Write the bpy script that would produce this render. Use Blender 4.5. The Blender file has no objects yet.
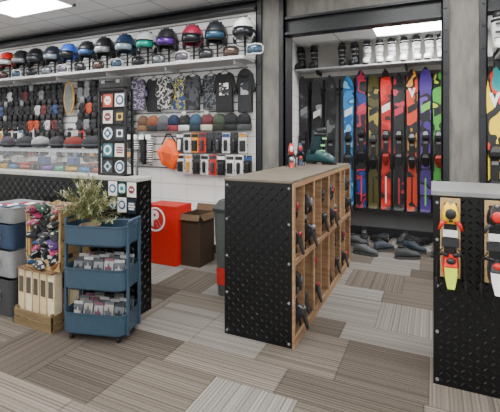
import bpy, bmesh, math, random
from mathutils import Vector, Matrix
R=random.Random(7)
SC=bpy.context.scene
COL=SC.collection
PI=math.pi
TH=math.radians(25); FP=393.0; CH=1.4
def Xat(u,Y):
    a=(u-250)/FP
    return Y*(-math.sin(TH)+math.cos(TH)*a)/(math.cos(TH)+math.sin(TH)*a)
# ---------------------------------------------------------------- materials
def lin(h):
    h=h.lstrip('#'); out=[]
    for i in (0,2,4):
        c=int(h[i:i+2],16)/255
        out.append(c/12.92 if c<=.04045 else ((c+.055)/1.055)**2.4)
    return (out[0],out[1],out[2],1)
MC={}
def newmat(name):
    m=bpy.data.materials.new(name); m.use_nodes=True
    nt=m.node_tree; b=nt.nodes['Principled BSDF']; return m,nt,b
def pm(hexc,rough=.5,metal=0.0,var=.12,scale=30,bump=0.0):
    key=(hexc,rough,metal,var,scale,bump)
    if key in MC: return MC[key]
    m,nt,b=newmat('mat_'+hexc.strip('#'))
    c=lin(hexc)
    tc=nt.nodes.new('ShaderNodeTexCoord'); n=nt.nodes.new('ShaderNodeTexNoise')
    n.inputs['Scale'].default_value=scale
    nt.links.new(tc.outputs['Object'],n.inputs['Vector'])
    r=nt.nodes.new('ShaderNodeValToRGB')
    r.color_ramp.elements[0].position=.3; r.color_ramp.elements[1].position=.7
    r.color_ramp.elements[0].color=tuple(x*(1-var) for x in c[:3])+(1,)
    r.color_ramp.elements[1].color=tuple(min(1,x*(1+var)) for x in c[:3])+(1,)
    nt.links.new(n.outputs['Fac'],r.inputs['Fac']); nt.links.new(r.outputs['Color'],b.inputs['Base Color'])
    b.inputs['Roughness'].default_value=rough; b.inputs['Metallic'].default_value=metal
    if bump:
        bp=nt.nodes.new('ShaderNodeBump'); bp.inputs['Strength'].default_value=bump; bp.inputs['Distance'].default_value=.01
        nt.links.new(n.outputs['Fac'],bp.inputs['Height']); nt.links.new(bp.outputs['Normal'],b.inputs['Normal'])
    MC[key]=m; return m
def emis(name,col,s):
    m,nt,b=newmat(name)
    b.inputs['Base Color'].default_value=(.9,.9,.9,1)
    b.inputs['Emission Color'].default_value=col; b.inputs['Emission Strength'].default_value=s
    return m
def mth(nt,op,a,b=None,c=None):
    n=nt.nodes.new('ShaderNodeMath'); n.operation=op
    for i,x in enumerate((a,b,c)):
        if x is None: continue
        if isinstance(x,(int,float)): n.inputs[i].default_value=x
        else: nt.links.new(x,n.inputs[i])
    return n.outputs[0]
def carpet():
    m,nt,b=newmat('carpet_tiles')
    tc=nt.nodes.new('ShaderNodeTexCoord'); s=nt.nodes.new('ShaderNodeSeparateXYZ')
    nt.links.new(tc.outputs['Object'],s.inputs[0])
    X=mth(nt,'ADD',s.outputs[0],20.42); Y=mth(nt,'ADD',s.outputs[1],20.25)
    P=.75
    yy=mth(nt,'DIVIDE',Y,P); fy=mth(nt,'FLOOR',yy); ry=mth(nt,'FRACT',yy)
    nar=mth(nt,'GREATER_THAN',ry,.6667)
    row=mth(nt,'ADD',mth(nt,'MULTIPLY',fy,2.0),nar)
    ln=mth(nt,'SUBTRACT',mth(nt,'MULTIPLY',nar,.25),-.5)
    xx=mth(nt,'ADD',mth(nt,'DIVIDE',X,ln),mth(nt,'MULTIPLY',row,.37)); fx=mth(nt,'FLOOR',xx); rx=mth(nt,'FRACT',xx)
    def wnz(a,b_,k):
        cb=nt.nodes.new('ShaderNodeCombineXYZ')
        for i,q in enumerate((a,b_,k)):
            if isinstance(q,(int,float)): cb.inputs[i].default_value=q
            else: nt.links.new(q,cb.inputs[i])
        wn=nt.nodes.new('ShaderNodeTexWhiteNoise'); nt.links.new(cb.outputs[0],wn.inputs['Vector']); return wn.outputs['Value']
    par=mth(nt,'MAXIMUM',nar,mth(nt,'GREATER_THAN',wnz(fx,row,3.3),.5))
    rp=nt.nodes.new('ShaderNodeValToRGB'); rp.color_ramp.interpolation='CONSTANT'
    e=rp.color_ramp.elements
    e[0].position=0; e[0].color=lin('#77736e'); e[1].position=.22; e[1].color=lin('#615a52')
    for p,c in ((.45,'#534c45'),(.66,'#6d665e'),(.84,'#807d78')):
        k=e.new(p); k.color=lin(c)
    nt.links.new(wnz(fx,row,1.7),rp.inputs['Fac'])
    mx=nt.nodes.new('ShaderNodeMix'); mx.data_type='FLOAT'
    nt.links.new(par,mx.inputs[0]); nt.links.new(s.outputs[0],mx.inputs[2]); nt.links.new(s.outputs[1],mx.inputs[3])
    o=mx.outputs[0]
    r1=wnz(mth(nt,'FLOOR',mth(nt,'MULTIPLY',o,96.0)),row,7.1); r2=wnz(mth(nt,'FLOOR',mth(nt,'MULTIPLY',o,48.0)),fx,2.9)
    sn_=mth(nt,'SINE',mth(nt,'MULTIPLY',o,2*PI*48))
    sp=nt.nodes.new('ShaderNodeTexNoise'); sp.inputs['Scale'].default_value=110; nt.links.new(tc.outputs['Object'],sp.inputs['Vector'])
    f=mth(nt,'ADD',mth(nt,'ADD',mth(nt,'MULTIPLY',r1,.3),mth(nt,'MULTIPLY',r2,.2)),mth(nt,'ADD',mth(nt,'MULTIPLY',sn_,.14),mth(nt,'MULTIPLY',sp.outputs['Fac'],.6)))
    mr=nt.nodes.new('ShaderNodeMapRange'); nt.links.new(f,mr.inputs[0])
    mr.inputs[1].default_value=.15; mr.inputs[2].default_value=.95; mr.inputs[3].default_value=.5; mr.inputs[4].default_value=1.5
    ex=mth(nt,'GREATER_THAN',mth(nt,'ABSOLUTE',mth(nt,'SUBTRACT',rx,.5)),.49)
    ey=mth(nt,'LESS_THAN',mth(nt,'MINIMUM',mth(nt,'ABSOLUTE',mth(nt,'SUBTRACT',ry,.6667)),mth(nt,'MINIMUM',ry,mth(nt,'SUBTRACT',1.0,ry))),.005)
    k=mth(nt,'SUBTRACT',1.0,mth(nt,'MULTIPLY',mth(nt,'MAXIMUM',ex,ey),.3))
    mul=mth(nt,'MULTIPLY',mr.outputs[0],k)
    vm=nt.nodes.new('ShaderNodeVectorMath'); vm.operation='SCALE'
    nt.links.new(rp.outputs['Color'],vm.inputs[0]); nt.links.new(mul,vm.inputs['Scale'])
    nt.links.new(vm.outputs[0],b.inputs['Base Color']); b.inputs['Roughness'].default_value=.95
    b.inputs['Specular IOR Level'].default_value=.12
    return m
def gridmat(name,c,line,px,pz,wx,wz,rough=.7,axes=(0,2)):
    m,nt,b=newmat(name)
    tc=nt.nodes.new('ShaderNodeTexCoord'); s=nt.nodes.new('ShaderNodeSeparateXYZ')
    nt.links.new(tc.outputs['Object'],s.inputs[0])
    def ln(o,p,w):
        return mth(nt,'LESS_THAN',mth(nt,'FRACT',mth(nt,'DIVIDE',mth(nt,'ADD',o,50.0),p)),w/p)
    g=None
    if px: g=ln(s.outputs[axes[0]],px,wx)
    if pz:
        g2=ln(s.outputs[axes[1]],pz,wz); g=g2 if g is None else mth(nt,'MAXIMUM',g,g2)
    mx=nt.nodes.new('ShaderNodeMix'); mx.data_type='RGBA'
    nt.links.new(g,mx.inputs[0]); mx.inputs[6].default_value=lin(c); mx.inputs[7].default_value=lin(line)
    nt.links.new(mx.outputs[2],b.inputs['Base Color']); b.inputs['Roughness'].default_value=rough
    return m
def woodmat(hexa,hexb,name='plywood',sc=(3,3,40),rough=.6):
    key=(hexa,hexb,sc)
    if key in MC: return MC[key]
    m,nt,b=newmat(name)
    tc=nt.nodes.new('ShaderNodeTexCoord'); mp=nt.nodes.new('ShaderNodeMapping'); mp.inputs['Scale'].default_value=sc
    n=nt.nodes.new('ShaderNodeTexNoise'); n.inputs['Scale'].default_value=1; n.inputs['Detail'].default_value=4
    nt.links.new(tc.outputs['Object'],mp.inputs[0]); nt.links.new(mp.outputs[0],n.inputs['Vector'])
    r=nt.nodes.new('ShaderNodeValToRGB'); r.color_ramp.elements[0].position=.3; r.color_ramp.elements[1].position=.7
    r.color_ramp.elements[0].color=lin(hexa); r.color_ramp.elements[1].color=lin(hexb)
    nt.links.new(n.outputs['Fac'],r.inputs['Fac']); nt.links.new(r.outputs['Color'],b.inputs['Base Color'])
    b.inputs['Roughness'].default_value=rough
    MC[key]=m; return m
def graphic(cols,sc=(8,8,2.2),dist=0.0,seed=0,rough=.35,first=.48):
    """hard-edged printed graphic; the first colour dominates"""
    m,nt,b=newmat('printed_graphic')
    tc=nt.nodes.new('ShaderNodeTexCoord'); mp=nt.nodes.new('ShaderNodeMapping'); mp.inputs['Scale'].default_value=sc
    mp.inputs['Location'].default_value=(seed*3.7,seed*1.3,seed*2.1)
    n=nt.nodes.new('ShaderNodeTexNoise'); n.inputs['Scale'].default_value=1; n.inputs['Detail'].default_value=1.0
    nt.links.new(tc.outputs['Object'],mp.inputs[0]); nt.links.new(mp.outputs[0],n.inputs['Vector'])
    r=nt.nodes.new('ShaderNodeValToRGB'); r.color_ramp.interpolation='CONSTANT'
    e=r.color_ramp.elements; k=len(cols)
    e[0].position=0; e[0].color=lin(cols[0]); e[1].position=first; e[1].color=lin(cols[1%k])
    for i in range(2,k):
        q=e.new(first+(.68-first)*(i-1)/(k-1)); q.color=lin(cols[i])
    nt.links.new(n.outputs['Fac'],r.inputs['Fac']); nt.links.new(r.outputs['Color'],b.inputs['Base Color'])
    b.inputs['Roughness'].default_value=rough
    return m
BLK=pm('#0f1012',.55); DGR=pm('#222427',.6); GRY=pm('#77797b',.6); LGR=pm('#b9bbbd',.5); WHT=pm('#f2f3f3',.5,var=.03)
STEEL=pm('#202225',.45,.3); CHROME=pm('#b8bcc0',.25,.9); PLATE=pm('#0e0f11',.36,.35,var=.05)
PLY=woodmat('#846348','#a98a68'); PLYD=woodmat('#5e4630','#775b40'); PLYL=woodmat('#a88a5e','#c2a479')
CONC=woodmat('#62605c','#7e7b76','rough_concrete',(14,14,4),.9); RUB=pm('#0a0b0c',.8)
glass_m,_nt,_b=newmat('clear_glass')
_b.inputs['Base Color'].default_value=(.95,.98,.97,1); _b.inputs['Roughness'].default_value=.03; _b.inputs['Alpha'].default_value=.06
# ---------------------------------------------------------------- mesh builder
class MB:
    def __init__(s): s.v=[]; s.f=[]; s.m=[]
    def add(s,vs,fs,mi=0):
        o=len(s.v); s.v+= [tuple(p) for p in vs]
        for f in fs: s.f.append(tuple(i+o for i in f)); s.m.append(mi)
        return s
    def box(s,x0,x1,y0,y1,z0,z1,mi=0,M=None):
        vs=[Vector(p) for p in ((x0,y0,z0),(x1,y0,z0),(x1,y1,z0),(x0,y1,z0),(x0,y0,z1),(x1,y0,z1),(x1,y1,z1),(x0,y1,z1))]
        if M is not None: vs=[M@p for p in vs]
        return s.add(vs,[(0,3,2,1),(4,5,6,7),(0,1,5,4),(1,2,6,5),(2,3,7,6),(3,0,4,7)],mi)
    def cb(s,cx,cy,cz,w,d,h,mi=0,M=None): return s.box(cx-w/2,cx+w/2,cy-d/2,cy+d/2,cz-h/2,cz+h/2,mi,M)
    def loft(s,rings,mi=0,cap=True):
        n=len(rings[0]); vs=[p for r in rings for p in r]; fs=[]
        for i in range(len(rings)-1):
            for j in range(n):
                k=(j+1)%n; fs.append((i*n+j,i*n+k,(i+1)*n+k,(i+1)*n+j))
        if cap:
            fs.append(tuple(reversed(range(n)))); b=(len(rings)-1)*n; fs.append(tuple(b+j for j in range(n)))
        return s.add(vs,fs,mi)
    def tube(s,pts,rs,n=8,mi=0,cap=True):
        pts=[Vector(p) for p in pts]
        if isinstance(rs,(int,float)): rs=[rs]*len(pts)
        rings=[]; up=None
        for i,p in enumerate(pts):
            t=(pts[min(i+1,len(pts)-1)]-pts[max(i-1,0)])
            t=t.normalized() if t.length>1e-9 else Vector((0,0,1))
            if up is None: up=Vector((1,0,0)) if abs(t.x)<.8 else Vector((0,1,0))
            a=(up-t*up.dot(t)).normalized(); b=t.cross(a); up=a
            rings.append([p+(a*math.cos(2*PI*j/n)+b*math.sin(2*PI*j/n))*rs[i] for j in range(n)])
        return s.loft(rings,mi,cap)
    def cap(s,p0,p1,r0,r1=None,n=8,mi=0):
        r1=r0 if r1 is None else r1
        p0=Vector(p0);p1=Vector(p1);t=(p1-p0).normalized()
        P=[];Q=[]
        for a in (10,40,70): P.append(p0-t*r0*math.cos(math.radians(a))); Q.append(r0*math.sin(math.radians(a)))
        for a in (70,40,10): P.append(p1+t*r1*math.cos(math.radians(a))); Q.append(r1*math.sin(math.radians(a)))
        return s.tube(P,Q,n,mi)
    def ell(s,c,r,nu=12,nv=8,mi=0,a0=2,a1=178,fn=None):
        rings=[]
        for i in range(nv+1):
            th=math.radians(a0+(a1-a0)*i/nv)
            ring=[]
            for j in range(nu):
                ph=2*PI*j/nu
                rr=fn(th,ph) if fn else 1
                ring.append((c[0]+r[0]*rr*math.sin(th)*math.cos(ph),c[1]+r[1]*rr*math.sin(th)*math.sin(ph),c[2]+r[2]*rr*math.cos(th)))
            rings.append(ring)
        rings.reverse()
        return s.loft(rings,mi)
    def prism(s,poly,y0,y1,mi=0,M=None):
        n=len(poly); vs=[Vector((p[0],y0,p[1])) for p in poly]+[Vector((p[0],y1,p[1])) for p in poly]
        if M is not None: vs=[M@p for p in vs]
        fs=[tuple(range(n)),tuple(reversed(range(n,2*n)))]+[(i,i+n,(i+1)%n+n,(i+1)%n) for i in range(n)]
        return s.add(vs,fs,mi)
def ob(name,mb,mats,parent=None,loc=(0,0,0),rot=(0,0,0),smooth=False,bevel=0,solid=0,sub=0,label=None,kind=None,cat=None,group=None):
    me=bpy.data.meshes.new(name); me.from_pydata(mb.v,[],mb.f)
    if not isinstance(mats,(list,tuple)): mats=[mats]
    for m in mats: me.materials.append(m)
    me.polygons.foreach_set('material_index',mb.m)
    bm=bmesh.new(); bm.from_mesh(me); bmesh.ops.recalc_face_normals(bm,faces=bm.faces); bm.to_mesh(me); bm.free()
    if smooth: me.polygons.foreach_set('use_smooth',[True]*len(me.polygons))
    me.update()
    o=bpy.data.objects.new(name,me); COL.objects.link(o)
    if parent: o.parent=parent
    o.location=loc; o.rotation_euler=rot
    if solid:
        q=o.modifiers.new('solid','SOLIDIFY'); q.thickness=solid; q.offset=-1
    if bevel:
        q=o.modifiers.new('bevel','BEVEL'); q.width=bevel; q.segments=2; q.limit_method='ANGLE'
    if label: o['label']=label
    if kind: o['kind']=kind
    if cat: o['category']=cat
    if group: o['group']=group
    return o
def thing(name,label,cat,loc,rz=0,group=None,rot=None,scale=1):
    e=bpy.data.objects.new(name,None); e.empty_display_size=.05; COL.objects.link(e)
    e.location=loc; e.rotation_euler=rot if rot else (0,0,rz); e.scale=(scale,)*3
    e['label']=label; e['category']=cat
    if group: e['group']=group
    return e
def text(name,body,size,mat,parent,loc,rot=(PI/2,0,0),ext=.001,align='CENTER',off=0):
    cu=bpy.data.curves.new('t','FONT'); cu.body=body; cu.size=size; cu.extrude=ext; cu.align_x=align; cu.align_y='CENTER'; cu.offset=off
    t=bpy.data.objects.new('t',cu); COL.objects.link(t); bpy.context.view_layer.update()
    me=bpy.data.meshes.new_from_object(t.evaluated_get(bpy.context.evaluated_depsgraph_get()))
    bpy.data.objects.remove(t); me.materials.clear(); me.materials.append(mat)
    o=bpy.data.objects.new(name,me); COL.objects.link(o); o.parent=parent; o.location=loc; o.rotation_euler=rot
    return o
def struct(name,bx,mat,mb=None,bevel=0):
    m=mb or MB().box(*bx)
    return ob(name,m,mat,kind='structure',bevel=bevel)
# ---------------------------------------------------------------- room
YW=4.12; YA=5.82; ZC=3.0
struct('floor',(-9,4.2,-2.5,6.0,-.05,0),carpet())
SLAT=gridmat('slatwall_white','#dcdcdb','#5b5d60',0,.1,0,.016)
BLOCK=gridmat('painted_block','#e6e6e4','#c4c4c2',.4,.2,.008,.01)
struct('wall_back',(-9,-1.95,YW,YW+.1,1.0,ZC),SLAT)
struct('wall_back_lower',(-9,-1.95,YW+.01,YW+.1,0,1.0),BLOCK)
struct('baseboard_back',(-9,-1.95,YW-.005,YW+.01,0,.1),DGR)
struct('wall_alcove_side',(-1.95,-1.85,YW,YA,0,ZC),BLOCK)
struct('wall_alcove_back',(-1.95,4.2,YA,YA+.1,0,2.3),pm('#6f7072',.8,0,.06,4))
struct('wall_alcove_top',(-1.95,4.2,YA,YA+.1,2.3,ZC),pm('#c9c7c2',.8,0,.05,3))
struct('baseboard_alcove',(-1.85,4.2,YA-.02,YA,0,.12),DGR)
struct('wall_side',(-9.1,-9,-2.5,YW+.1,0,ZC),WHT)
struct('wall_right_panel',(.50,4.2,YW,YW+.1,0,2.5),gridmat('black_slatwall_b','#2c2d30','#0c0c0d',0,.1,0,.015))
CEIL=gridmat('ceiling_tiles','#eeefef','#b9bbbd',.61,.61,.02,.02,.9,axes=(0,1))
struct('ceiling',(-9,4.2,-2.5,YW+.25,ZC,ZC+.05),CEIL)
struct('ceiling_alcove',(-1.9,4.2,YW+.2,YA+.1,2.76,2.8),CEIL)
def column(x0,x1,n):
    m=MB().box(x0+.06,x1-.06,YW-.02,YW+.2,0,ZC)
    struct('wall_column_'+n,None,CONC,m)
    for k,(a,b) in enumerate(((x0,x0+.065),(x1-.065,x1))):
        m=MB().box(a,b,YW-.06,YW-.02,0,ZC).box(a if k==0 else b-.012,(a+.012) if k==0 else b,YW-.06,YW+.22,0,ZC)
        z=.2
        while z<2.9:
            m.tube([((a+b)/2,YW-.06,z),((a+b)/2,YW-.072,z)],.013,6); z+=.2
        struct('trim_steel_%s%d'%(n,k+1),None,STEEL,m)
column(-1.82,-1.48,'1'); column(.07,.44,'2')
struct('trim_header_beam',None,STEEL,MB().box(-1.48,.07,YW-.05,YW+.1,2.52,2.545).box(-1.48,.07,YW-.05,YW+.1,2.69,2.715).box(-1.48,.07,YW+.01,YW+.03,2.545,2.69))
struct('trim_header_beam_right',None,STEEL,MB().box(.44,4.2,YW-.05,YW+.1,2.52,2.545).box(.44,4.2,YW-.05,YW+.1,2.69,2.715).box(.44,4.2,YW+.01,YW+.03,2.545,2.69))
struct('wall_header',(-1.76,4.2,YW+.02,YW+.12,2.715,ZC),CONC)
struct('trim_wall_beam',None,STEEL,MB().box(-9,-1.82,YW-.12,YW,2.93,2.955).box(-9,-1.82,YW-.12,YW,2.84,2.86).box(-9,-1.82,YW-.03,YW,2.86,2.93))
LAMP=emis('lamp_diffuser',(1,.985,.96,1),24)
def troffer(x,y,z,w=1.2,d=.6,st=None):
    t=thing('ceiling_light','flush rectangular fluorescent ceiling panel with white frame','ceiling light',(x,y,z),group='ceiling light panels')
    f=MB().box(-w/2,w/2,-d/2,-d/2+.03,-.03,0).box(-w/2,w/2,d/2-.03,d/2,-.03,0).box(-w/2,-w/2+.03,-d/2,d/2,-.03,0).box(w/2-.03,w/2,-d/2,d/2,-.03,0)
    ob('frame',f,WHT,t)
    ob('diffuser',MB().box(-w/2+.03,w/2-.03,-d/2+.03,d/2-.03,-.02,-.004),LAMP,t)
for x in (-6.8,-4.45,-2.1): troffer(x,3.15,ZC,1.1,.5)
for x in (-6,-3.4,-.9,1.6):
    for y in (1.6,-.4,-2): troffer(x,y,ZC)
troffer(.0,3.2,ZC); troffer(2,3.2,ZC)
troffer(-.2,5.1,2.76,1.0,.7); troffer(1.6,5.1,2.76,1.2,.7)
# ---------------------------------------------------------------- diamond plate
def lugs(mb,o,U,V,N,w,h,pitch=.036,mi=0):
    o=Vector(o);U=Vector(U);V=Vector(V);N=Vector(N)
    nx=int(w/pitch); nz=int(h/pitch); ox=(w-nx*pitch)/2; oz=(h-nz*pitch)/2
    for i in range(nx):
        for j in range(nz):
            c=o+U*(ox+(i+.5)*pitch)+V*(oz+(j+.5)*pitch)
            s=1 if (i+j)%2 else -1
            a=(U*s+V).normalized(); b=(U-V*s).normalized()
            L=pitch*.52; B=pitch*.17; T=.006
            mb.add([c-a*L,c-b*B,c+a*L,c+b*B,c-a*L*.5+N*T,c+a*L*.5+N*T],[(0,1,4),(1,2,5,4),(2,3,5),(3,0,4,5)],mi)
    return mb
def screws(parent,pts,N):
    for p in pts:
        m=MB(); m.tube([Vector(p),Vector(p)+Vector(N)*.006],.009,8); ob('screw',m,GRY,parent)
# ---------------------------------------------------------------- binding
def binding(parent_loc,c1,c2,c3,label,rz=0,L=.42,group=None,rot=None,W=1.0,c4=None):
    t=thing('ski_binding',label,'ski binding',parent_loc,rz,group,rot)
    A=pm(c1,.35);B=pm(c2,.35);D=pm(c3,.35);E=pm(c4,.35) if c4 else A
    m=MB().cb(0,-.008,L*.5,.05*W,.014,L*.92).cb(-.022*W,-.018,L*.45,.006,.014,L*.5).cb(.022*W,-.018,L*.45,.006,.014,L*.5)
    ob('base_track',m,BLK,t,bevel=.003)
    zt=L*.84
    m=MB()
    rings=[]
    for z,w,h in ((zt-.055,.026,.03),(zt-.03,.036,.05),(zt,.036,.058),(zt+.03,.03,.05),(zt+.06,.018,.026)):
        rings.append([(-w*W,-.014,z),(-w*W*.8,-.014-h,z),(w*W*.8,-.014-h,z),(w*W,-.014,z)])
    m.loft(rings)
    ob('toe_piece',m,A,t,bevel=.006)
    for s in (-1,1):
        m=MB().tube([(s*.012,-.045,zt-.03),(s*.034*W,-.055,zt-.05),(s*.045*W,-.045,zt-.085)],[.012,.011,.008],8)
        ob('toe_wing',m,B,t,smooth=True)
    ob('toe_cap',MB().ell((0,-.072,zt+.005),(.022*W,.012,.03),10,6),D,t,smooth=True)
    if W>1.1:
        ob('release_window',MB().cb(0,-.078,zt-.032,.02,.01,.012),BLK,t,bevel=.002)
        ob('adjustment_screw',MB().tube([(0,-.04,zt+.055),(0,-.04,zt+.07)],.009,8),CHROME,t)
        ob('centre_plate',MB().cb(0,-.02,L*.5,.07*W,.012,.05),DGR,t,bevel=.004)
        for s in (-1,1): ob('heel_cup',MB().tube([(s*.012,-.07,L*.26+.055),(s*.034*W,-.06,L*.26+.06),(s*.04*W,-.04,L*.26+.05)],[.01,.011,.008],8),BLK,t,smooth=True)
    ob('anti_friction_plate',MB().cb(0,-.022,zt-.11,.058*W,.012,.04),WHT if W>1.1 else GRY,t,bevel=.004)
    zh=L*.26
    m=MB(); rings=[]
    for z,w,h in ((zh-.085,.024,.02),(zh-.05,.032,.055),(zh,.034,.085),(zh+.035,.03,.075),(zh+.05,.024,.04)):
        rings.append([(-w*W,-.014,z),(-w*W*.75,-.014-h,z),(w*W*.75,-.014-h,z),(w*W,-.014,z)])
    m.loft(rings)
    ob('heel_piece',m,B,t,bevel=.006)
    m=MB(); m.loft([[(-w*W,-.095-y,z),(-w*W,-.08-y,z),(w*W,-.08-y,z),(w*W,-.095-y,z)] for z,w,y in ((zh-.11,.014,.03),(zh-.05,.024,.012),(zh+.0,.026,.0),(zh+.03,.018,-.015))])
    ob('heel_lever',m,E,t,bevel=.004)
    ob('heel_cap',MB().ell((0,-.09,zh+.03),(.02*W,.016,.018),10,6),D,t,smooth=True)
    for s in (-1,1):
        m=MB().tube([(s*.03*W,-.02,zh+.08),(s*.052*W,-.02,zh+.04),(s*.054*W,-.03,zh-.06),(s*.056*W,-.04,zh-.12)],.0035,6)
        m.cap((s*.056*W,-.04,zh-.09),(s*.058*W,-.045,zh-.135),.009,.007,6)
        ob('brake_arm',m,RUB,t,smooth=True)
    return t
# ---------------------------------------------------------------- central cubby unit
CX0,CX1,CY0,CY1,CZ=-1.35,-.845,2.47,4.42,1.11
cab=thing('display_cabinet','low plywood cubby cabinet clad in black diamond plate at the end','cabinet',(CX0,CY0,0))
W_=CX1-CX0; D_=CY1-CY0
ob('end_panel',MB().box(.004,W_,.004,.022,0,CZ-.02),PLYD,cab)
m=MB().box(0,W_+.0,-.003,.003,0,CZ-.02); lugs(m,(.008,-.003,.01),(1,0,0),(0,0,1),(0,-1,0),W_-.016,CZ-.04)
ob('diamond_plate_panel',m,PLATE,cab,label='black embossed diamond plate sheet')
screws(cab,[(x,-.004,z) for x in (.02,W_-.02) for z in (.03,.3,.56,.82,CZ-.05)],(0,-1,0))
ob('top_board',MB().box(-.006,W_+.006,-.006,D_,CZ-.02,CZ),woodmat('#564f45','#726a5c','weathered_board',(3,14,3),.55),cab,bevel=.004)
ob('back_board',MB().box(0,.015,.022,D_,0,CZ-.03).box(.015,W_,.022,D_,0,.06).box(.015,W_,.022,D_,CZ/2-.01,CZ/2+.015),PLYD,cab)
NC=8
for i in range(NC+1):
    y=.022+(D_-.04)*i/NC; ob('divider',MB().box(.016,W_,y,y+.018,.06,CZ/2-.01),PLY,cab); ob('divider',MB().box(.016,W_,y,y+.018,CZ/2+.015,CZ-.02),PLY,cab)
m=MB().box(W_,W_+.012,0,D_,0,.06).box(W_,W_+.012,0,D_,CZ/2-.015,CZ/2+.02).box(W_,W_+.012,0,D_,CZ-.05,CZ-.02)
for i in (0,2,4,6,8):
    y=.0+(D_-.04)*i/NC; m.box(W_,W_+.012,y,y+.035,.06,CZ/2-.015).box(W_,W_+.012,y,y+.035,CZ/2+.02,CZ-.05)
ob('face_frame',m,PLY,cab)
bcol=[('#1a1a1c','#2a2b2e','#4b4c4e'),('#232427','#101113','#35363a'),('#2a2c30','#1c1d20','#901e22'),('#2a2c30','#1c1d20','#797a7c')]
for r in range(2):
    for i in range(NC):
        yc=CY0+.022+(D_-.04)*(i+.5)/NC+.012
        z0=.0603 if r==0 else CZ/2+.0153
        off=.055+.03*((i*2+r)%3)
        b=ob('mounting_board',MB().box(-.018,0,-.085,.085,0,.44),PLY,None,(CX1-off,yc,z0),bevel=.002,
             label='upright plywood plank standing inside a cubby',cat='board',group='binding display planks')
        if (i+r)%4!=3:
            binding((CX1-off+.0005,yc,z0+.03),*bcol[(i+r*2)%4],label='dark demo alpine ski binding fixed to an upright plywood plank',rz=PI/2,L=.37,W=1.09,group='cubby demo bindings')
# ---------------------------------------------------------------- right counter
cab2=thing('display_counter','low counter clad in black diamond plate with grey metal top','counter',(0,2.47,0))
w2,d2=.62,.5
ob('counter_body',MB().box(.004,w2,.004,d2,0,1.07),BLK,cab2)
m=MB().box(0,w2,-.003,.003,0,1.07); lugs(m,(.006,-.003,.01),(1,0,0),(0,0,1),(0,-1,0),w2-.012,1.05)
ob('diamond_plate_panel',m,PLATE,cab2,label='black embossed diamond plate sheet')
screws(cab2,[(.02,-.004,z) for z in (.03,.3,.56,.82,1.03)],(0,-1,0))
ob('counter_top',MB().box(-.012,w2+.012,-.02,d2,1.07,1.1),pm('#7e8082',.35,.2,.1,8),cab2,bevel=.005)
for k,(x,c,c4,lb) in enumerate(((.085,('#f0c018','#d3281f','#1c1d1f'),'#b8cf2a','red, yellow and black ski binding on a light wood plank'),(.30,('#1b1b1e','#34363a','#c8281f'),'#e4e4e4','black and white ski binding on a light wood plank'))):
    ob('mounting_board',MB().box(-.05,.05,-.018,0,0,.44),PLYL,None,(x,2.4602,.62),bevel=.002,label='light plywood plank fixed to the diamond plate counter front',cat='board',group='counter binding planks')
    binding((x,2.4420,.585),*c,label=lb,L=.47,W=1.25,group='counter demo bindings',c4=c4)
# ---------------------------------------------------------------- ski boots
def ell_ring_xz(y,w,h,n=12,z0=0):
    return [(w*math.copysign(abs(math.cos(2*PI*j/n))**.75,math.cos(2*PI*j/n)),y,z0+h/2+h/2*math.copysign(abs(math.sin(2*PI*j/n))**.7,math.sin(2*PI*j/n))) for j in range(n)]
def ski_boot(loc,rz,c1,c2,c3,label,group=None,s=1.0,rot=None):
    t=thing('ski_boot',label,'ski boot',loc,rz,group,rot,scale=s)
    A=pm(c1,.35);B=pm(c2,.4);D=pm(c3,.35)
    m=MB(); m.loft([ell_ring_xz(y,w,h,12,.018) for y,w,h in ((.14,.028,.07),(.125,.04,.12),(.07,.046,.16),(0,.046,.14),(-.06,.05,.105),(-.12,.05,.08),(-.155,.038,.06),(-.168,.02,.035))])
    ob('lower_shell',m,A,t,smooth=True)
    m=MB()
    rings=[]
    for z,rx,ry,cy in ((.1,.05,.062,.06),(.16,.053,.066,.045),(.22,.056,.066,.03),(.28,.06,.068,.012),(.315,.062,.07,.002)):
        rings.append([(rx*math.cos(2*PI*j/14),cy+ry*math.sin(2*PI*j/14),z+(.03 if math.sin(2*PI*j/14)>.3 else 0)*(z>.27)) for j in range(14)])
    m.loft(rings); ob('cuff',m,B,t,smooth=True)
    m=MB(); m.loft([[(rx*math.cos(2*PI*j/12),cy+ry*math.sin(2*PI*j/12),z) for j in range(12)] for z,rx,ry,cy in ((.30,.05,.06,.004),(.34,.052,.062,-.005),(.37,.047,.055,-.01))])
    ob('liner',m,BLK,t,smooth=True)
    ob('toe_sole',MB().box(-.034,.034,-.175,-.04,0,.02),RUB,t,bevel=.003); ob('heel_sole',MB().box(-.034,.034,.05,.145,0,.025),RUB,t,bevel=.003)
    for bx in ((0,-.085,.1,.085,.02,.012),(0,-.03,.137,.085,.02,.012),(0,-.037,.19,.07,.014,.018),(0,-.056,.26,.07,.014,.018),(.05,-.085,.07,.012,.022,.03),(.05,-.03,.1,.012,.022,.03),(.053,0,.19,.014,.05,.014),(.056,-.02,.26,.014,.05,.014)):
        ob('buckle',MB().cb(*bx),D,t,bevel=.002)
    m=MB(); m.loft([[(.0635*math.cos(2*PI*j/14),.006+.072*math.sin(2*PI*j/14),z) for j in range(14)] for z in (.285,.31)]); ob('power_strap',m,RUB,t,smooth=True)
    return t
ski_boot((-1.10,4.12,CZ+.001),PI/2-.25,'#1e4247','#102a31','#8fd08f','dark teal ski boot with pale green buckles on the cabinet',s=1.05)
binding((-1.25,3.62,CZ+.002),'#b5281f','#22242a','#d8d8d8','red and black ski binding standing on the cabinet top',L=.2,rz=.4,W=.8,group='bindings on the cabinet')
binding((-1.25,3.90,CZ+.002),'#22304c','#1b1c20','#c23a28','navy and black ski binding standing on the cabinet top',L=.2,rz=.4,W=.8,group='bindings on the cabinet')
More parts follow.
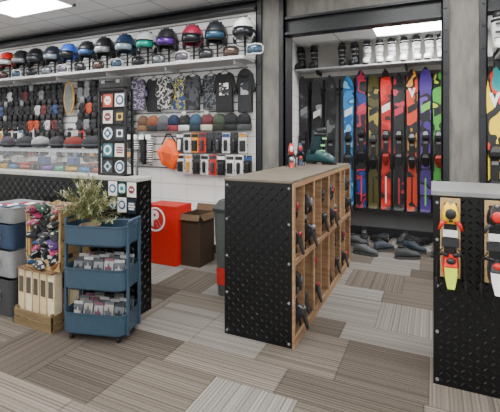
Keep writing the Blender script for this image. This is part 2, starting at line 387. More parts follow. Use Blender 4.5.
# ---------------------------------------------------------------- skis
def ski_mesh(L,tipw,waist,tailw,y0):
    m=MB(); rings=[]; N=40
    for i in range(N+1):
        s=i/N
        if s<.45: w=waist+(tailw-waist)*((.45-s)/.45)**1.6
        else: w=waist+(tipw-waist)*min(1,(s-.45)/.4)**1.6
        if s>.88: w*=math.sqrt(max(.015,1-((s-.88)/.12)**2))
        if s<.03: w*=.75+.25*s/.03
        y=y0-(.09*((s-.86)/.14)**2 if s>.86 else 0)-(.02*((.05-s)/.05)**2 if s<.05 else 0)
        z=s*L; rings.append([(-w/2,y-.006,z),(w/2,y-.006,z),(w/2,y+.006,z),(-w/2,y+.006,z)])
    return m.loft(rings)
def skis(x,y,z,L,cols,label,bc,seed,group,tipw=.135,sc=(5,5,5.5),first=.48,logo=None,band=None):
    t=thing('pair_of_skis',label,'skis',(x,y,z),0,group)
    G=graphic(cols,sc,seed=seed,first=first)
    ob('ski',ski_mesh(L,tipw,tipw*.8,tipw*.94,-.035),[G],t)
    ob('ski',ski_mesh(L,tipw,tipw*.8,tipw*.94,-.012),[G],t)
    A=pm(bc[0],.4);B=pm(bc[1],.4)
    zc=L*(.44+.015*(seed%3)); y0=-.041
    ob('binding_plate',MB().cb(0,y0-.012,zc,.07,.02,.46),BLK,t,bevel=.003)
    ob('anti_friction_plate',MB().cb(0,y0-.025,zc+.06,.05,.01,.03),GRY,t)
    m=MB().loft([[(-w,y0-.02,zz),(-w*.8,y0-.02-h,zz),(w*.8,y0-.02-h,zz),(w,y0-.02,zz)] for zz,w,h in ((zc+.09,.036,.02),(zc+.12,.052,.05),(zc+.16,.05,.055),(zc+.21,.026,.02))])
    ob('toe_piece',m,A,t,bevel=.004)
    m=MB().loft([[(-w,y0-.02,zz),(-w*.8,y0-.02-h,zz),(w*.8,y0-.02-h,zz),(w,y0-.02,zz)] for zz,w,h in ((zc-.26,.022,.02),(zc-.2,.046,.06),(zc-.13,.05,.09),(zc-.1,.034,.05))])
    ob('heel_piece',m,B,t,bevel=.004)
    for s in (-1,1):
        ob('brake_arm',MB().tube([(s*.03,y0-.02,zc-.08),(s*.058,y0-.01,zc-.12),(s*.062,y0-.02,zc-.31)],.008,6),RUB,t)
    if logo:
        c=pm(logo,.4); zz=L*.84; w=.045
        ob('chevron_logo',MB().prism([(-w,zz+.06),(-w*.4,zz+.06),(0,zz+.0),(w*.4,zz+.06),(w,zz+.06),(0,zz-.075)],y0-.006,y0+.001),c,t)
    if band:
        c=pm(band,.4)
        ob('printed_band',MB().prism([(-tipw*.36,L*.69),(tipw*.36,L*.72),(tipw*.38,L*.77),(-tipw*.38,L*.74)],y0-.002,y0+.001),c,t); ob('printed_stripe',MB().box(-.010,.010,y0-.002,y0+.001,L*.05,L*.24),c,t)
    return t
YS=YA-.06
SK=[(304,77,['#1d1e21','#2b2d31','#55585c'],'black and charcoal skis',None,'#8b8e91'),
 (317,80,['#26272a','#18191b','#8b8e91'],'black skis with grey graphics',None,'#d8d8d8'),
 (331,76,['#1b1c1f','#303236','#6c6f72'],'matte black skis',None,None),
 (348.5,77,['#3186c4','#1f5f9e','#74bce0'],'bright blue skis',None,'#dfe6ea'),
 (361.5,71,['#1f3f86','#14245c','#b02a46','#1c1d22'],'navy skis with crimson graphics',None,'#c83a50'),
 (373.5,75,['#4d4a22','#242418','#99893a'],'olive green skis',None,'#1d1e20'),
 (386,70,['#cc2a20','#a81812','#2a1414'],'red skis',None,'#e8dcd8'),
 (399,74,['#141517','#1f2023','#b02c40'],'black skis with small red graphics',None,'#b02c40'),
 (412,70,['#c43a1c','#191a1c','#d08a2a'],'red and black skis',"#e8e8e8",'#141517'),
 (425.5,68,['#432c7c','#1c1d22','#5f3f98'],'purple skis with black panels',None,'#6fb84a'),
 (438.5,73,['#4a9a3e','#1c2a1c','#b8c83a'],'green skis',None,'#1c1d22'),
 (452,66,['#2aa198','#1c1c1f','#e8e8e8'],'teal skis',None,None),(466,66,['#e2b11a','#1c1c1f','#d84a1e'],'yellow skis',None,None)]
bcs=[('#1b1c1f','#26282b'),('#2a2c2f','#1d1e20'),('#26282b','#8c281e'),('#17181a','#3a3c40')]
for i,(u,vt,cols,lb,lg,bd) in enumerate(SK):
    x=Xat(u,YS-.04); d=(YS-.04)/(math.cos(TH)+math.sin(TH)*(u-250)/FP)
    zt=CH+(137-vt)/FP*d
    skis(x,YS-.012,.391,zt-.391,cols,lb+' upright in the wall rack',bcs[i%4],i+1,'skis on the wall rack',.142+.006*(i%2),logo=lg,band=bd)
lg_=thing('tail_ledge','black steel ledge on the alcove wall carrying ski tails','ledge',(-1.84,YA-.03,.39))
ob('ledge_plate',MB().box(0,3.6,-.16,0,-.02,0),BLK,lg_); ob('ledge_lip',MB().box(0,3.6,-.16,-.148,0,.02),BLK,lg_)
rk=thing('ski_rack','black steel wall rail behind the upright skis','ski rack',(-1.84,YA,.0))
ob('rail',MB().box(0,3.6,-.03,-.0,2.08,2.12),BLK,rk)
us=[298,310.5,324,340,355,367.5,380,392.5,405.5,419,432,445,459]
for u in us:
    x=Xat(u,YA)+1.84; ob('upright',MB().box(x-.012,x+.012,-.028,-.0,.41,2.25),BLK,rk)
for u in us:
    ob('rack_peg',MB().tube([(0,0,0),(0,-.13,.01),(0,-.145,.03)],.008,8),BLK,None,(Xat(u,YA),YA-.028,2.0),label='short black steel peg separating two pairs of skis',cat='peg',group='rack pegs')
sh=thing('wall_shelf','long white shelf above the ski rack carrying ski boots','shelf',(-1.84,YA,2.39))
ob('shelf_board',MB().box(0,5.9,-.32,0,-.02,0),pm('#c3c5c7',.5),sh)
for x in (.3,1.5,2.7): ob('bracket',MB().box(x,x+.02,-.25,0,-.08,-.02),STEEL,sh)
for i,u in enumerate((301,314,342,354.5,367,379.5,391.5,404,416.5,429,441,454,468)):
    if i<4: c=('#222326','#17181a','#8b8d90'); lb='black ski boot with grey buckles on the high shelf'
    else: c=('#ececec','#f4f4f4','#85878a'); lb='white ski boot with dark liner on the high shelf'
    ski_boot((Xat(u,YA-.17),YA-.17,2.3905),.15*((i%3)-1),*c,label=lb,group='ski boots on the high shelf',s=.92)
def shoe(loc,rz,c,label,group,tilt=0):
    t=thing('shoe',label,'shoe',loc,rz,group)
    m=MB(); m.loft([ell_ring_xz(y,w,h,10,.022) for y,w,h in ((.13,.022,.06),(.115,.036,.1),(.06,.04,.115),(0,.04,.09),(-.06,.046,.065),(-.11,.046,.055),(-.15,.03,.035))]); ob('upper',m,pm(c,.7),t,smooth=True)
    m=MB().loft([[(-w,y,0),(w,y,0),(w,y,.022),(-w,y,.022)] for y,w in ((-.158,.018),(-.12,.046),(-.06,.05),(.02,.042),(.1,.042),(.138,.026))]); ob('sole',m,pm('#4c4d4f',.6),t,bevel=.004)
    ob('collar',MB().ell((0,.06,.135),(.032,.05,.012),10,5),BLK,t,smooth=True)
    for y,z in ((-.04,.096),(-.02,.108),(0,.117)): ob('lace',MB().cb(0,y,z,.05,.008,.005),GRY,t)
nm={'#55585c':'grey','#2f3a46':'slate blue','#18191b':'black','#606366':'light grey','#232427':'black','#44474a':'mid grey','#303236':'charcoal','#3d4650':'blue grey'}
sl=list(nm)
for i,(x,y,rz) in enumerate(((-1.08,5.45,.5),(-.90,5.2,1.7),(-.86,5.55,.2),(-.56,5.08,2.4),(-.36,5.56,-.3),(-.22,5.2,1.2),(.16,5.5,.1),(.1,5.1,2.1),(-.74,4.82,1.45),(-.28,4.86,2.0))):
    c=sl[(i*5)%8]; shoe((x,y,.001),rz,c,nm[c]+' low shoe lying loosely on the carpet below the skis','shoes below the ski rack')
for i,(x,y,rz) in enumerate(((-.66,5.38,1.2),(-.08,5.5,2.6))):
    ski_boot((x,y,.052),0,'#1b1c1f','#2a2c30','#6b6d70','black ski boot tipped on its side below the skis','tipped boots below the ski rack',.8,rot=(0,PI/2,rz))
skis(Xat(494.5,YW-.05),YW-.02,.32,1.68,['#e8c820','#1b1c1f','#d8402a','#2aa0a8'],'yellow and black skis with red graphics against the black wall',bcs[0],35,'skis by the column',.125,first=.47,sc=(6,6,4),logo='#f0f0f0')
skis(Xat(512,YW-.05),YW-.02,.32,1.7,['#1c1d20','#e2e2e2','#2c6aa8'],'black and white skis leaning on the black wall',bcs[1],32,'skis by the column',.115)
ob('ski_ledge',MB().box(0,1.6,-.14,0,-.03,0),STEEL,None,(.50,YW,.319),label='black steel ledge on the wall carrying ski tails',cat='ledge')
ob('wall_shelf',MB().box(0,1.6,-.3,0,-.025,0),LGR,None,(.50,YW,2.12),label='grey shelf on the black wall carrying ski boots',cat='shelf')
for u in (495,512): ski_boot((Xat(u,YW-.14)+.03,YW-.14,2.1205),0,'#e6e7e8','#d4d6d8','#2b2c2f','white ski boot on the shelf beside the column','boots beside the column',.95)
# ---------------------------------------------------------------- helmet shelf
hs=thing('wall_shelf','long pale grey shelf on the slat wall carrying helmets','shelf',(-9,YW,2.28))
ob('shelf_board',MB().box(.02,7.16,-.34,0,-.035,0),pm('#c3c5c6',.5),hs,bevel=.003)
for i in range(8): ob('bracket',MB().box(.5+i*.93,.515+i*.93,-.28,0,-.08,-.035),LGR,hs)
def helmet(loc,rz,c,lens,label,s=1.0):
    t=thing('ski_helmet',label,'helmet',loc,rz,'helmets along the shelf',scale=s)
    def lim(ph):
        q=math.sin(ph)
        return math.radians(98 if q<-.55 else (128 if q<.35 else 118))
    m=MB(); rings=[]; NU,NV=20,9
    for i in range(NV+1):
        ring=[]
        for j in range(NU):
            ph=2*PI*j/NU; th=max(.03,lim(ph)*i/NV)
            ring.append((.108*math.sin(th)*math.cos(ph),.13*math.sin(th)*math.sin(ph),.02+.13*math.cos(th)))
        rings.append(ring)
    rings.reverse(); m.loft(rings,cap=False)
    ob('shell',m,pm(c,.3,var=.05),t,(0,0,.075),smooth=True,solid=.012)
    for x in (-.055,-.02,.02,.055): ob('vent',MB().ell((x,-.02,.075+.02+.127-abs(x)*.3),(.008,.035,.008),8,4),RUB,t,smooth=True)
    for q in (-1,1): ob('ear_pad',MB().ell((q*.09,.01,.025),(.018,.045,.045),10,6),BLK,t,smooth=True)
    m=MB(); m.tube([(-.085,-.01,0),(-.05,-.06,-.05),(0,-.075,-.06),(.05,-.06,-.05),(.085,-.01,0)],.005,6); ob('chin_strap',m,BLK,t)
    m=MB(); n=10
    def arc(r,z): return [( .098*math.sin(a)*r/.13, -r*math.cos(a)*1.0, z) for a in [(-1.05+2.1*k/n) for k in range(n+1)]]
    zs=((.035,.118),(.045,.138),(.065,.146),(.09,.145),(.105,.136))
    vs=[];fs=[]
    for z,r in zs: vs+=arc(r,z)
    for a in range(len(zs)-1):
        for k in range(n): fs.append((a*(n+1)+k,a*(n+1)+k+1,(a+1)*(n+1)+k+1,(a+1)*(n+1)+k))
    m.add(vs,fs); ob('goggle_lens',m,pm(lens,.12,.3,var=.02),t,smooth=True,solid=.01)
    m=MB()
    for z,r in ((.032,.118),(.109,.135)): m.tube([(p[0]*1.02,p[1]-.002,p[2]) for p in arc(r,z)],.007,6)
    ob('goggle_frame',m,BLK,t,smooth=True)
    m=MB(); pts=[(.11*math.cos(a),.134*math.sin(a),.085) for a in [(-.5+(PI+1.0)*k/14) for k in range(15)]]
    vs=[(p[0],p[1],p[2]+dz) for dz in (-.016,.016) for p in pts]; fs=[(k,k+1,16+k,15+k) for k in range(14)]
    m.add(vs,fs); ob('goggle_strap',m,DGR,t,solid=.004)
hl=[(245,'#eef0f1','#2b2e33','white'),(217.5,'#1d2126','#30506a','black'),(194,'#8e1f3a','#23252a','dark crimson'),(169,'#23262b','#57318a','charcoal'),(148,'#d6dcdf','#2aa08c','pale grey'),(127.5,'#1f3a5e','#9fb4c2','navy'),(107,'#1b1c1f','#9a9da2','black'),(89.5,'#24272c','#3e5c8a','dark grey'),(71.5,'#2c58b8','#23252a','blue'),(55,'#1f2430','#7a8894','dark navy'),(38.5,'#1b1c1f','#3b3e44','black'),(24,'#1f2226','#83868a','charcoal'),(10,'#d22b25','#d8dadc','red'),(-4,'#e9eaeb','#333333','white')]
for i,(u,c,l,nm_) in enumerate(hl):
    x=Xat(u,YW-.14)
    st=thing('helmet_stand','black round-based post holding a ski helmet above the shelf','stand',(x,YW-.14,2.2805),0,'helmet stands')
    ob('base',MB().tube([(0,0,0),(0,0,.012)],.05,14),BLK,st); ob('post',MB().tube([(0,0,.012),(0,0,.29)],.012,8),BLK,st); ob('head_pad',MB().ell((0,0,.3),(.05,.05,.03),10,6),DGR,st,smooth=True)
    helmet((x,YW-.165,2.465),.35+R.uniform(-.12,.12),c,l,nm_+' ski helmet with goggles strapped on, on the high shelf',1.2 if u>90 else 1.12)
def goggles(loc,rz,c,lens,label,group,s=1):
    t=thing('ski_goggles',label,'goggles',loc,rz,group,scale=s)
    n=10; m=MB(); vs=[];fs=[]
    prof=((0,.0),(.02,.012),(.05,.016),(.08,.012),(.095,0))
    for z,b in prof:
        w=.085 if 0<z<.09 else .07
        for k in range(n+1):
            q=-1+2*k/n
            vs.append((w*q,-b-.04*(1-q*q),z))
    for a in range(4):
        for k in range(n): fs.append((a*(n+1)+k,a*(n+1)+k+1,(a+1)*(n+1)+k+1,(a+1)*(n+1)+k))
    m.add(vs,fs); ob('lens',m,pm(lens,.1,.4,var=.02),t,smooth=True,solid=.006)
    m=MB(); m.tube([(-.085,.0,.02),(-.07,-.02,.0),(0,-.045,.0),(.07,-.02,.0),(.085,0,.02),(.09,.0,.07),(.07,-.02,.097),(0,-.045,.1),(-.07,-.02,.097),(-.09,0,.07),(-.085,0,.02)],.008,6); ob('frame',m,pm(c,.4),t,smooth=True)
    m=MB(); pts=[(.088*math.cos(a),.06*math.sin(a)*1.0) for a in [PI*k/12 for k in range(13)]]
    m.add([(p[0],p[1],z) for z in (.03,.065) for p in pts],[(k,k+1,14+k,13+k) for k in range(12)]); ob('strap',m,BLK,t,solid=.003)
gl=['#3a4f63','#4a3a34','#2b2b2e','#5a5560','#6b7076','#23252a']
for i,u in enumerate([255,231,206,182,158.5,138,117,98,80,63,46.5,31,17,3,-9,-20]):
    goggles((Xat(u,YW-.27),YW-.27,2.288),.0,'#1b1c1f' if i%3 else '#d4d5d6',gl[i%6],'ski goggles with dark lens standing on the helmet shelf','goggles on the helmet shelf',1.05)
# ---------------------------------------------------------------- hanging merchandise
def peg(t,y1=0,z=0):
    ob('hook',MB().tube([(0,0,z),(0,-.1,z),(0,-.115,z+.012)],.004,6),CHROME,t)
def gloves(x,z,c,c2,label,s=1,group='gloves on the slat wall'):
    t=thing('ski_gloves',label,'gloves',(x,YW,z),0,group)
    peg(t)
    a=R.uniform(-.1,.1)
    for k,(ox,y,sg) in enumerate(((-.03*s,-.045,1),(.03*s,-.085,-1))):
        m=MB(); q=s
        m.ell((ox,y,-.13*q),(.05*q,.022,.055*q),10,6)
        for j,(fx,ln) in enumerate(((-.036,.07),(-.012,.085),(.012,.083),(.036,.065))):
            m.cap((ox+fx*q,y,-.16*q),(ox+fx*q*1.15,y-.008,(-.16-ln)*q),.014*q,.012*q,6)
        m.cap((ox+sg*.045*q,y,-.12*q),(ox+sg*.075*q,y-.005,-.175*q),.015*q,.012*q,6)
        ob('glove',m,pm(c,.7),t,rot=(0,a,0),smooth=True)
        m=MB().loft([[(ox+rx*q*math.cos(2*PI*i/10),y+.02*math.sin(2*PI*i/10),zz*q) for i in range(10)] for zz,rx in ((-.1,.04),(-.06,.043),(-.01,.05))]); ob('cuff',m,pm(c2,.7),t,rot=(0,a,0),smooth=True)
def shirt(x,z,mat,label,w=.24,h=.46,hood=False,y=-.05,tilt=0,thick=.05,cat='shirt',name='hanging_shirt',print_mat=None,fl=.56):
    t=thing(name,label,cat,(x,YW,z),0,'clothing on the slat wall',rot=(0,tilt,0))
    peg(t)
    P=[(-.06,-.03),(-w*.40,-.06),(-w*fl,-.24),(-w*.46,-.28),(-w*.39,-.19),(-w*.41,-h),(w*.41,-h),(w*.39,-.19),(w*.46,-.28),(w*fl,-.24),(w*.40,-.06),(.06,-.03),(.035,-.055),(-.035,-.055)]
    ob('garment_body',MB().prism(P,y-thick/2,y+thick/2),mat,t,bevel=.014)
    m=MB().tube([(0,y,0),(.012,y,.012),(0,y,.024)],.003,5).tube([(-w*.3,y,-.05),(0,y,-.012),(w*.3,y,-.05)],.005,5); ob('hanger',m,BLK,t)
    if hood: ob('hood',MB().ell((0,y-.01,-.055),(.08,.04,.055),12,7),mat,t,smooth=True)
    if print_mat: ob('print',MB().box(-w*.22,w*.22,y-thick/2-.002,y-thick/2,-.3,-.16),print_mat,t)
def beanie(x,z,c,c2,label,pom=None,s=1):
    t=thing('knit_beanie',label,'hat',(x,YW,z),0,'beanies on the slat wall',scale=s); peg(t)
    y=-.075
    m=MB(); m.loft([[(rx*math.cos(2*PI*i/14)*(1+.02*(i%2)),y+ry*math.sin(2*PI*i/14),zz) for i in range(14)] for zz,rx,ry in ((-.02,.012,.01),(-.03,.045,.025),(-.06,.075,.04),(-.1,.084,.045),(-.16,.086,.046))]); ob('crown',m,pm(c,.9,0,.25,120),t,smooth=True)
    m=MB(); m.loft([[(rx*math.cos(2*PI*i/16),y+ry*math.sin(2*PI*i/16),zz) for i in range(16)] for zz,rx,ry in ((-.15,.084,.046),(-.155,.089,.051),(-.215,.089,.051),(-.22,.084,.046))]); ob('cuff',m,pm(c2,.9,0,.25,120),t,smooth=True)
    if pom: ob('pompom',MB().ell((0,y-.02,-.015),(.035,.03,.03),10,6,fn=lambda a,b:1+.12*math.sin(7*a)*math.cos(6*b)),pm(pom,.95),t,smooth=True)
def pack(x,z,c,c2,label,w=.1,h=.19,y0=0,group='blister packs on the slat wall'):
    t=thing('retail_pack',label,'packaged accessory',(x,YW,z),0,group); peg(t)
    n=R.choice((1,2))
    ob('card',MB().prism([(-w/2,-h),(w/2,-h),(w/2,.02),(-w/2,.02)],-.082,-.08),pm(c,.5),t)
    ob('header_band',MB().box(-w/2+.004,w/2-.004,-.0835,-.082,-.035,.005),pm(c2,.5),t)
    if n==1: m=MB().loft([[(-w*.36,-.082,-h*.9),(w*.36,-.082,-h*.9),(w*.36,-.082,-h*.3),(-w*.36,-.082,-h*.3)],[(-w*.3,-.11,-h*.85),(w*.3,-.11,-h*.85),(w*.3,-.11,-h*.35),(-w*.3,-.11,-h*.35)]])
    else: m=MB().cap((0,-.1,-h*.8),(0,-.1,-h*.38),w*.22,w*.26,8)
    ob('packed_item',m,pm('#1c1d20' if R.random()<.65 else c2,.35),t,bevel=.004)
DK=['#121315','#191a1d','#222428','#131418','#2a2c30']
gn={'#b4b5b7':'light grey','#5d2424':'maroon','#77797d':'grey','#2b3f6b':'blue','#a8452a':'rust'}
pc=['#17181a','#c8cacb','#b3271f','#17181a','#2c4a80','#222428','#34353a','#e6e6e6','#17181a','#d08a2a','#3a3c40','#17181a']
nmc={'#17181a':'black','#c8cacb':'pale grey','#b3271f':'red','#2c4a80':'blue','#222428':'charcoal','#34353a':'dark grey','#e6e6e6':'white','#d08a2a':'orange','#3a3c40':'grey'}
def pk(x,z,w=.1,h=.19):
    c=R.choice(pc); c2=R.choice([k for k in pc if k!=c]); pack(x,z,c,c2,nmc[c]+' and '+nmc[c2]+' carded ski accessory hanging on a hook',w,h)
tier=0
for zt in (2.2,1.975,1.75,1.525,1.30):
    xs=[-6.85+.125*i for i in range(16)]+[-4.56+.13*i for i in range(8)]
    for x in xs:
        x+=.03*(tier%2)
        if tier==2 and -4.9<x<-4.6: continue
        if tier>=3 and R.random()<.6: pk(x,zt,.11,.19); continue
        c=R.choice(list(gn)) if R.random()<.18 else R.choice(DK)
        gloves(x,zt,c,R.choice(DK+['#77797d']),gn.get(c,'black')+' padded ski gloves hanging fingers-down on the slat wall',1.0)
    tier+=1
for zt in (1.525,1.30): pk(-4.74,zt,.12,.19)
mr=thing('mirror','upright oval mirror with golden wood frame hung on the wall','mirror',(-4.73,YW-.12,1.72))
P=[(.105*math.cos(a),.24+.24*math.sin(a)) for a in [2*PI*k/28 for k in range(28)]]
ob('frame',MB().prism(P,0,.02),woodmat('#9a7434','#c49a50'),mr,bevel=.004)
ob('mirror_glass',MB().prism([(p[0]*.78,.24+(p[1]-.24)*.88) for p in P],-.003,0),pm('#8a8d88',.15,.8),mr)
ob('mount',MB().box(-.02,.02,.02,.12,.15,.3),BLK,mr)
pat=lambda cs,s: graphic(cs,(16,16,16),seed=s,rough=.8)
sx=[-3.47,-3.27,-3.06,-2.85,-2.64,-2.42,-2.2,-1.96]
SH=[(pat(['#4a4156','#8a8396','#2b2638'],1),'mauve and grey patterned top',.44,0,None),(pm('#17181b',.85),'plain black top',.46,0,None),(pat(['#222428','#a6a6a2','#34363c'],2),'black and white printed top',.44,0,None),(pat(['#24406e','#b6a93c','#181c26','#a8a9ab'],3),'blue and yellow printed top',.44,0,None),(pat(['#17181b','#3a3c42'],9),'black top with faint pattern',.46,0,None),(pat(['#26282c','#5a5e64','#17181b'],4),'grey camouflage top',.46,0,None),(pm('#121315',.85),'black tee shirt with pale chest print',.5,0,pat(['#dcdcd8','#1a1b1d','#8a8a88'],5)),(pm('#1f2124',.85),'charcoal hooded sweatshirt',.5,1,pat(['#2b2e33','#9a9da1'],6))]
for i,(x,(mt,lb,h,hd,pmt)) in enumerate(zip(sx,SH)):
    shirt(x,2.185,mt,lb+' on a hanger',.235 if i<6 else (.27 if i==6 else .22),h,hood=bool(hd),print_mat=pmt,y=-.045 if i%2 else -.1,thick=.045)
bn=[('#5b4636','#70543a',None,'brown'),('#7e4a34','#2b2b2e',None,'rust'),('#5b5e62','#3a3d41',None,'grey'),('#1e2a44','#7c323a',None,'navy and maroon'),('#202124','#b8b9ba','#c8c8c8','black and white'),('#2f4a5e','#1d2a36',None,'slate blue'),('#5c2a30','#b0a998','#b0a998','burgundy'),('#3c4436','#232820',None,'olive'),('#1c1e21','#1c1e21',None,'black'),('#17181b','#3a3c40',None,'charcoal')]
for i,(a,b,p,n) in enumerate(bn): beanie(-3.42+.162*i,1.70,a,b,n+' knitted beanie hanging on the slat wall',p,1.02)
for x in [-2.84+.108*i for i in range(9)]: pk(x,1.43,.1,.22)
for x in [-2.83+.115*i for i in range(9)]: pk(x,1.17,.1,.22)
t=thing('sling_bag','bright orange diamond-shaped soft bag with black strap hung on the wall','bag',(-3.03,YW,1.44)); peg(t)
P=[(0,-.05),(-.175,-.22),(-.09,-.40),(.08,-.46),(.2,-.27),(.12,-.1)]
c0=(0.02,-.25)
m=MB().loft([[(p[0]*k+c0[0]*(1-k),y,p[1]*k+c0[1]*(1-k)) for p in P] for k,y in ((.9,-.02),(1,-.05),(.92,-.09),(.55,-.12))])
ob('bag_body',m,pm('#f05a14',.6),t,bevel=.006)
ob('front_pocket',MB().prism([(-.06,-.22),(-.03,-.33),(.06,-.35),(.09,-.25)],-.126,-.118),pm('#b8400c',.6),t)
ob('strap',MB().tube([(-.1,-.06,-.13),(-.03,-.06,-.01),(.03,-.06,-.01),(.14,-.06,-.14)],.009,6),BLK,t)
for i,x in enumerate((-3.64,-3.53,-3.42,-3.31)):
    t=thing('striped_socks','black and white striped ski socks hanging on a hook' if i%2 else 'plain black ski socks hanging on a hook','socks',(x,YW,1.42),0,'hanging ski socks'); peg(t)
    ob('sock',MB().tube([(0,-.07,-.02),(0,-.07,-.24),(.0,-.075,-.32),(.03,-.075,-.37)],[.04,.036,.038,.026],8),gridmat('stripes','#e4e4e2','#17181a',0,.03,0,.017) if i%2 else pm('#17181b',.9),t,smooth=True)
    ob('header_card',MB().box(-.04,.04,-.117,-.113,-.05,.01),WHT,t)
# ---------------------------------------------------------------- boxes on the floor
rb=thing('cardboard_box','red printed cardboard boot box with white round logo','box',(-2.94,3.5,0))
ob('box_body',MB().box(0,.43,0,.3,.001,.64),pm('#d4261c',.5,var=.05),rb,bevel=.003)
m=MB(); n=28; lx,lz=.15,.49
m.loft([[(lx+r*math.cos(2*PI*k/n),y,lz+r*math.sin(2*PI*k/n)) for k in range(n)] for r,y in ((.135,-.0005),(.135,-.003),(.115,-.003),(.115,-.0005))],cap=False); ob('logo_ring',m,WHT,rb)
text('logo_letter','R',.24,WHT,rb,(lx,-.002,lz),off=.009)
ob('flap',MB().box(.0,.43,-.002,.302,.641,.645),pm('#b51d18',.6),rb)
bb=thing('cardboard_box','dark brown open cardboard box tight against the red box','box',(-2.50,3.58,0))
t_=.006; KR=pm('#403022',.8); KF=pm('#5c4732',.8)
ob('box_body',MB().box(0,.24,0,t_,.001,.56).box(0,.24,.3-t_,.3,.001,.56).box(0,t_,t_,.3-t_,.001,.56).box(.24-t_,.24,t_,.3-t_,.001,.56).box(t_,.24-t_,t_,.3-t_,.001,.01),KR,bb)
ob('flap',MB().add([(0,0,.56),(.24,0,.56),(.235,-.03,.50),(.005,-.03,.50)],[(0,1,2,3)]),KF,bb,solid=.004)
ob('flap',MB().add([(0,.3,.56),(.24,.3,.56),(.24,.33,.63),(0,.33,.63)],[(0,1,2,3)]),KF,bb,solid=.004)
ob('flap',MB().add([(.24,0,.56),(.24,.3,.56),(.28,.29,.5),(.28,.01,.5)],[(0,1,2,3)]),KF,bb,solid=.004)
b3=thing('cardboard_box','black cardboard box standing against the wall','box',(-2.12,3.8,0))
ob('box_body',MB().box(0,.25,0,.25,.001,.42),pm('#222327',.6),b3,bevel=.003); ob('tape',MB().box(.1,.15,-.001,.25,.4201,.4215),pm('#b08f62',.4),b3)
tb=thing('trash_bin','tall dark grey-green plastic waste bin with swing lid','trash bin',(-1.60,3.17,0))
def rr(w,d,r,z,n=4):
    P=[]
    for cx,cy,a0 in ((w/2-r,d/2-r,0),(-w/2+r,d/2-r,90),(-w/2+r,-d/2+r,180),(w/2-r,-d/2+r,270)):
        for k in range(n+1):
            a=math.radians(a0+90*k/n); P.append((cx+r*math.cos(a),cy+r*math.sin(a),z))
    return P
ob('bin_body',MB().loft([rr(.28,.28,.04,.001),rr(.34,.34,.05,.74)]),pm('#4a504e',.5),tb)
ob('lid',MB().loft([rr(.36,.36,.05,.741),rr(.36,.36,.05,.77),rr(.26,.3,.05,.84)]),pm('#323836',.45),tb)
ob('sticker',MB().add([(-.13,-.148,.1),(-.05,-.148,.1),(-.05,-.157,.25),(-.13,-.157,.25)],[(0,1,2,3)]),pm('#c22a24',.5),tb,solid=.002)
# ---------------------------------------------------------------- plinth counter with stickers
PX0,PX1,PY0,PY1,PZ=-5.2,-2.09,2.40,2.57,1.08
pl=thing('display_plinth','long narrow counter clad in black diamond plate with pale top','counter',(PX0,PY0,0))
ob('plinth_body',MB().box(.003,PX1-PX0-.003,.003,PY1-PY0,0,PZ-.03),BLK,pl)
m=MB().box(0,PX1-PX0,-.003,.003,0,PZ-.03); lugs(m,(1.2,-.003,.01),(1,0,0),(0,0,1),(0,-1,0),PX1-PX0-1.21,PZ-.05,.04)
m.box(PX1-PX0-.003,PX1-PX0+.003,0,PY1-PY0,0,PZ-.03); lugs(m,(PX1-PX0+.003,.005,.01),(0,1,0),(0,0,1),(1,0,0),PY1-PY0-.01,PZ-.05,.04)
ob('diamond_plate_panel',m,PLATE,pl,label='black embossed diamond plate sheet')
ob('plinth_top',MB().box(-.01,PX1-PX0+.012,-.012,PY1-PY0,PZ-.03,PZ),pm('#a4a29d',.5),pl,bevel=.004)
stc=[('#e0e2e2','#1f4f7a'),('#1b2633','#d8dadb'),('#b8432e','#ece6da'),('#2a6f7a','#dfe8e8'),('#e0ddd2','#7a2a3a'),('#31343a','#9ec0d0'),('#1b1c1f','#d0a83a'),('#4a6a3a','#e6e6da')]
def sticker(loc,w,h,k,label,group,rz=0,tx=0,rnd=False):
    a,b=stc[k%8]
    t=thing('sticker_card',label,'sticker card',loc,0,group,rot=(tx,0,rz))
    circ=lambda r,n=18:[(w*r*math.cos(2*PI*i/n),h/2+w*r*math.sin(2*PI*i/n)) for i in range(n)]
    if rnd: ob('card',MB().prism(circ(.5,20),-.002,0),pm(a,.4,var=.03),t)
    else: ob('card',MB().box(-w/2,w/2,-.002,0,0,h),pm(a,.4,var=.03),t)
    kind=(k*3+k//5)%5
    if kind==0: ob('emblem',MB().prism(circ(.4),-.0035,-.002),pm(b,.4,var=.03),t); ob('emblem_centre',MB().prism(circ(.24),-.005,-.0035),pm(a,.4),t)
    elif kind==1: ob('emblem',MB().prism(circ(.42,4),-.0035,-.002),pm(b,.4,var=.03),t); ob('emblem_centre',MB().prism(circ(.16),-.005,-.0035),pm(a,.4),t)
    elif kind==2: ob('emblem',MB().prism(circ(.38,6),-.0035,-.002),pm(b,.4,var=.03),t); ob('emblem_centre',MB().prism([(-w*.2,h*.46),(w*.2,h*.46),(w*.2,h*.56),(-w*.2,h*.56)],-.005,-.0035),pm(a,.4),t)
    elif kind==3:
        for q,e_ in ((.26,.3),(.44,.36),(.62,.3)): ob('emblem',MB().prism([(-w*e_,h*q),(w*e_,h*q),(w*e_,h*(q+.12)),(-w*e_,h*(q+.12))],-.0035,-.002),pm(b,.4,var=.03),t)
    else: ob('emblem',MB().prism([(-w*.32,h*.22),(w*.32,h*.22),(w*.32,h*.78),(-w*.32,h*.78)],-.0035,-.002),pm(b,.4,var=.03),t); ob('emblem_centre',MB().prism(circ(.2),-.005,-.0035),pm(a,.4),t)
k=0
for r in range(2):
    for c in range(3):
        sticker((-2.33+c*.097,PY0-.008,.93-r*.13+.006*(c%2)),.09,.115,(0,3,4,5,0,1)[k],('round' if (c+r)%3==1 else 'square')+' printed sticker mounted on the black counter front','stickers on the counter front',rnd=(c+r)%3==1); k+=1
rt=thing('sticker_rack','narrow black wire-frame countertop rack filled with stickers','display rack',(-2.56,2.46,PZ+.001))
RW=.30
